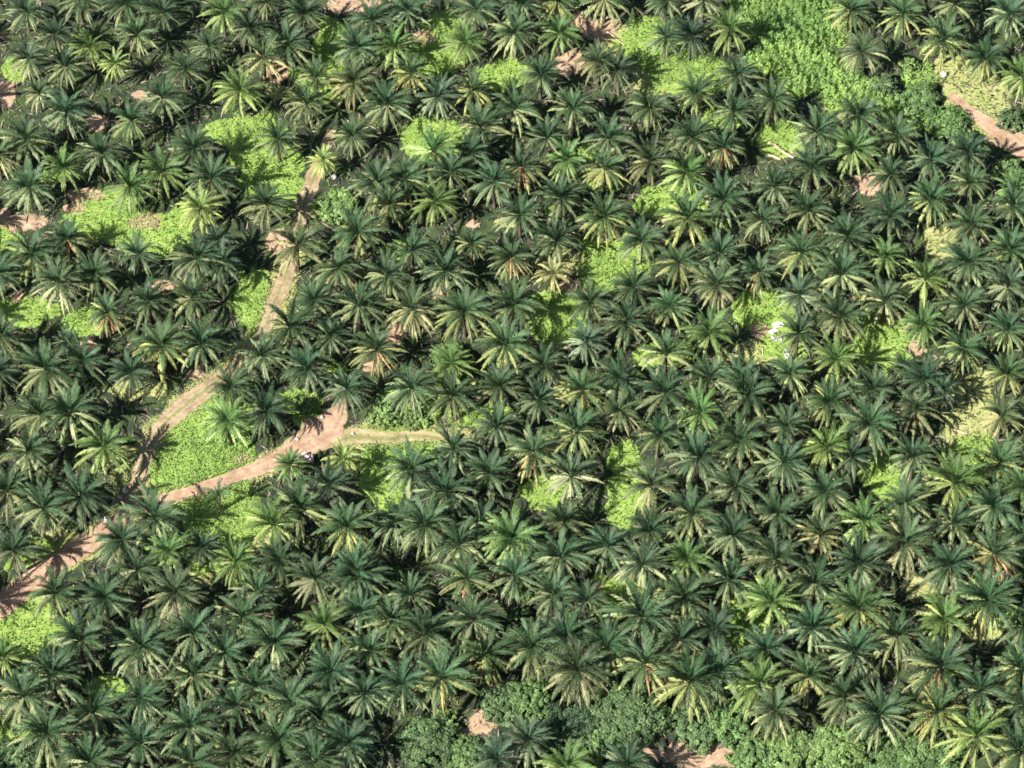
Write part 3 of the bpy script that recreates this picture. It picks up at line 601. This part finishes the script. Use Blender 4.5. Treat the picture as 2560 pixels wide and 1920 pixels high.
def sheet(px, py, sx, sy, rot, label, seed):
    rng = np.random.default_rng(seed); x, y = G(px, py, 0.3); K = 12; V = []; top = []
    for j in range(K+1):
        for k in range(K+1):
            u, v = k/K-0.5, j/K-0.5; z = 0.25+0.22*math.sin(u*9+seed)*math.cos(v*7+seed*2)+rng.uniform(-.06, .06)
            ed = 1+0.12*math.sin(j*1.7+seed)+0.1*math.sin(k*2.3)
            V.append((u*sx*ed, v*sy*ed, max(0.06, z)))
    n0 = len(V); V += [(a, b_, c_-0.03) for a, b_, c_ in V]
    F = []
    for j in range(K):
        for k in range(K):
            i0 = j*(K+1)+k; F.append([i0, i0+1, i0+K+2, i0+K+1]); F.append([n0+i0+K+1, n0+i0+K+2, n0+i0+1, n0+i0])
    o = link("sheet", mesh("sheet", V, np.array(F), M_white, smooth=True), None, (x, y, 0)); o.rotation_euler.z = rot; tag(o, label, "sheet", "white sheets on the ground"); return o
sheet(1945, 811, 1.9, 1.1, 0.2, "crumpled white sheet, uppermost beside the grey-green palm", 1)
sheet(1932, 827, 1.7, 0.9, 0.7, "white sheet overlapped below left of the uppermost one", 2)
sheet(1941, 846, 1.9, 0.9, 0.0, "white sheet lying lowest of the cluster beside the palm", 3)
sheet(1969, 884, 1.2, 2.5, 0.1, "narrow upright white sheet between two palms", 4)
# platform beside the red track
px, py = G(760, 1147, 0.9); root = bpy.data.objects.new("platform", None); C.objects.link(root); root.location = (px, py, 0); root.rotation_euler.z = 0.12
tag(root, "pale flat boarded platform on thin posts beside the red track", "platform")
def boxes(bl):
    V = []; F = []
    for (cx, cy, cz, sx, sy, sz) in bl:
        b0 = len(V); V += [(cx+sx/2*a, cy+sy/2*b_, cz+sz/2*c_) for c_ in (-1, 1) for a, b_ in ((-1, -1), (1, -1), (1, 1), (-1, 1))]
        F += [[b0+3, b0+2, b0+1, b0], [b0+4, b0+5, b0+6, b0+7]]+[[b0+k, b0+(k+1) % 4, b0+4+(k+1) % 4, b0+4+k] for k in range(4)]
    return np.array(V), np.array(F)
V, F = boxes([(-1.6+i*0.46, 0, 0.9, 0.43, 2.0, 0.05) for i in range(8)]); link("deck", mesh("deck", V, F, M_board), root)
for a in (-1.6, 1.5):
    for b_ in (-0.85, 0.85):
        V, F = boxes([(a, b_, 0.43, 0.1, 0.1, 0.86)]); link("leg", mesh("leg", V, F, M_board), root)
V, F = boxes([(-0.05, -0.9, 0.80, 3.0, 0.06, 0.1), (-0.05, 0.9, 0.80, 3.0, 0.06, 0.1)]); link("beam", mesh("beam", V, F, M_board), root)
def sack(px, py, z, sx, sy, sz, label, seed):
    rng = np.random.default_rng(seed); x, y = G(px, py, z); K, J = 12, 6; V = []; F = []
    for j in range(J+1):
        el = -math.pi/2+math.pi*j/J
        for k in range(K):
            a = 6.2832*k/K; ca, sa = math.cos(a), math.sin(a); q = rng.uniform(0.93, 1.07)
            V.append((math.copysign(abs(ca)**0.6, ca)*math.cos(el)**0.6*sx/2*q, math.copysign(abs(sa)**0.6, sa)*math.cos(el)**0.6*sy/2*q, (math.sin(el)+1)*sz/2))
    for j in range(J):
        for k in range(K): F.append([j*K+k, j*K+(k+1) % K, (j+1)*K+(k+1) % K, (j+1)*K+k])
    o = link("sack", mesh("sack", V, np.array(F), M_white, smooth=True), None, (x, y, z)); o.rotation_euler.z = rng.uniform(-.5, .5); tag(o, label, "sack", "white sacks on the platform")
sack(759, 1134, 0.93, 0.9, 0.6, 0.35, "white sack on the platform's upper edge", 1)
sack(768, 1143, 0.93, 0.9, 0.6, 0.35, "white sack in the middle of the platform", 2)
sack(775, 1152, 0.93, 0.7, 0.9, 0.35, "tall white sack at the platform's lower right corner", 3)
# fallen logs on the cleared ground
m, n, b, o = newmat("bleached_wood", 0.9, 0.1); M_log = m
n.links.new(ramp(n, noise(n, 2.0, 5), [(0.3, (0.38, 0.30, 0.18)), (0.7, (0.58, 0.48, 0.32))]), b.inputs['Base Color'])
def log(x0, y0, x1, y1, r, label):
    a = G(x0, y0, r); c_ = G(x1, y1, r); L_ = math.hypot(c_[0]-a[0], c_[1]-a[1]); V = []; F = []; K = 8; J = 5
    for j in range(J+1):
        rr = r*(1.08-0.3*j/J)*(1+0.06*math.sin(j*2))
        for k in range(K): an = 6.2832*k/K; V.append((L_*j/J, math.cos(an)*rr+0.08*math.sin(j*1.2), math.sin(an)*rr+r))
    for j in range(J):
        for k in range(K): F.append([j*K+k, j*K+(k+1) % K, (j+1)*K+(k+1) % K, (j+1)*K+k])
    F.append(list(range(K))[::-1]); F.append([J*K+k for k in range(K)])
    o = link("fallen_log", mesh("fallen_log", V, F, M_log), None, (a[0], a[1], 0.0)); o.rotation_euler.z = math.atan2(c_[1]-a[1], c_[0]-a[0]); tag(o, label, "log", "bleached fallen logs")
log(1922, 356, 1985, 395, 0.33, "thick bleached log, upper of two at right of the thicket palms")
log(1921, 385, 1952, 398, 0.25, "short bleached log lying below the thick one")
log(1518, 80, 1562, 113, 0.18, "thin bleached log on soil at the top centre")
log(1411, 690, 1443, 706, 0.22, "bleached log right of the straw-coloured palm")
log(1650, 162, 1672, 186, 0.15, "thin pale branch on the clearing at top centre")
log(2378, 1073, 2418, 1084, 0.22, "pale log crossing the long clearing near the right edge")
log(1905, 870, 1909, 888, 0.12, "thin upright-looking pale branch left of the narrow white sheet")
print("palms", len(palms), "single", len(single), "dup labels", len(labels)-len(set(labels)), "maxwords", max(len(l.split()) for l in labels))
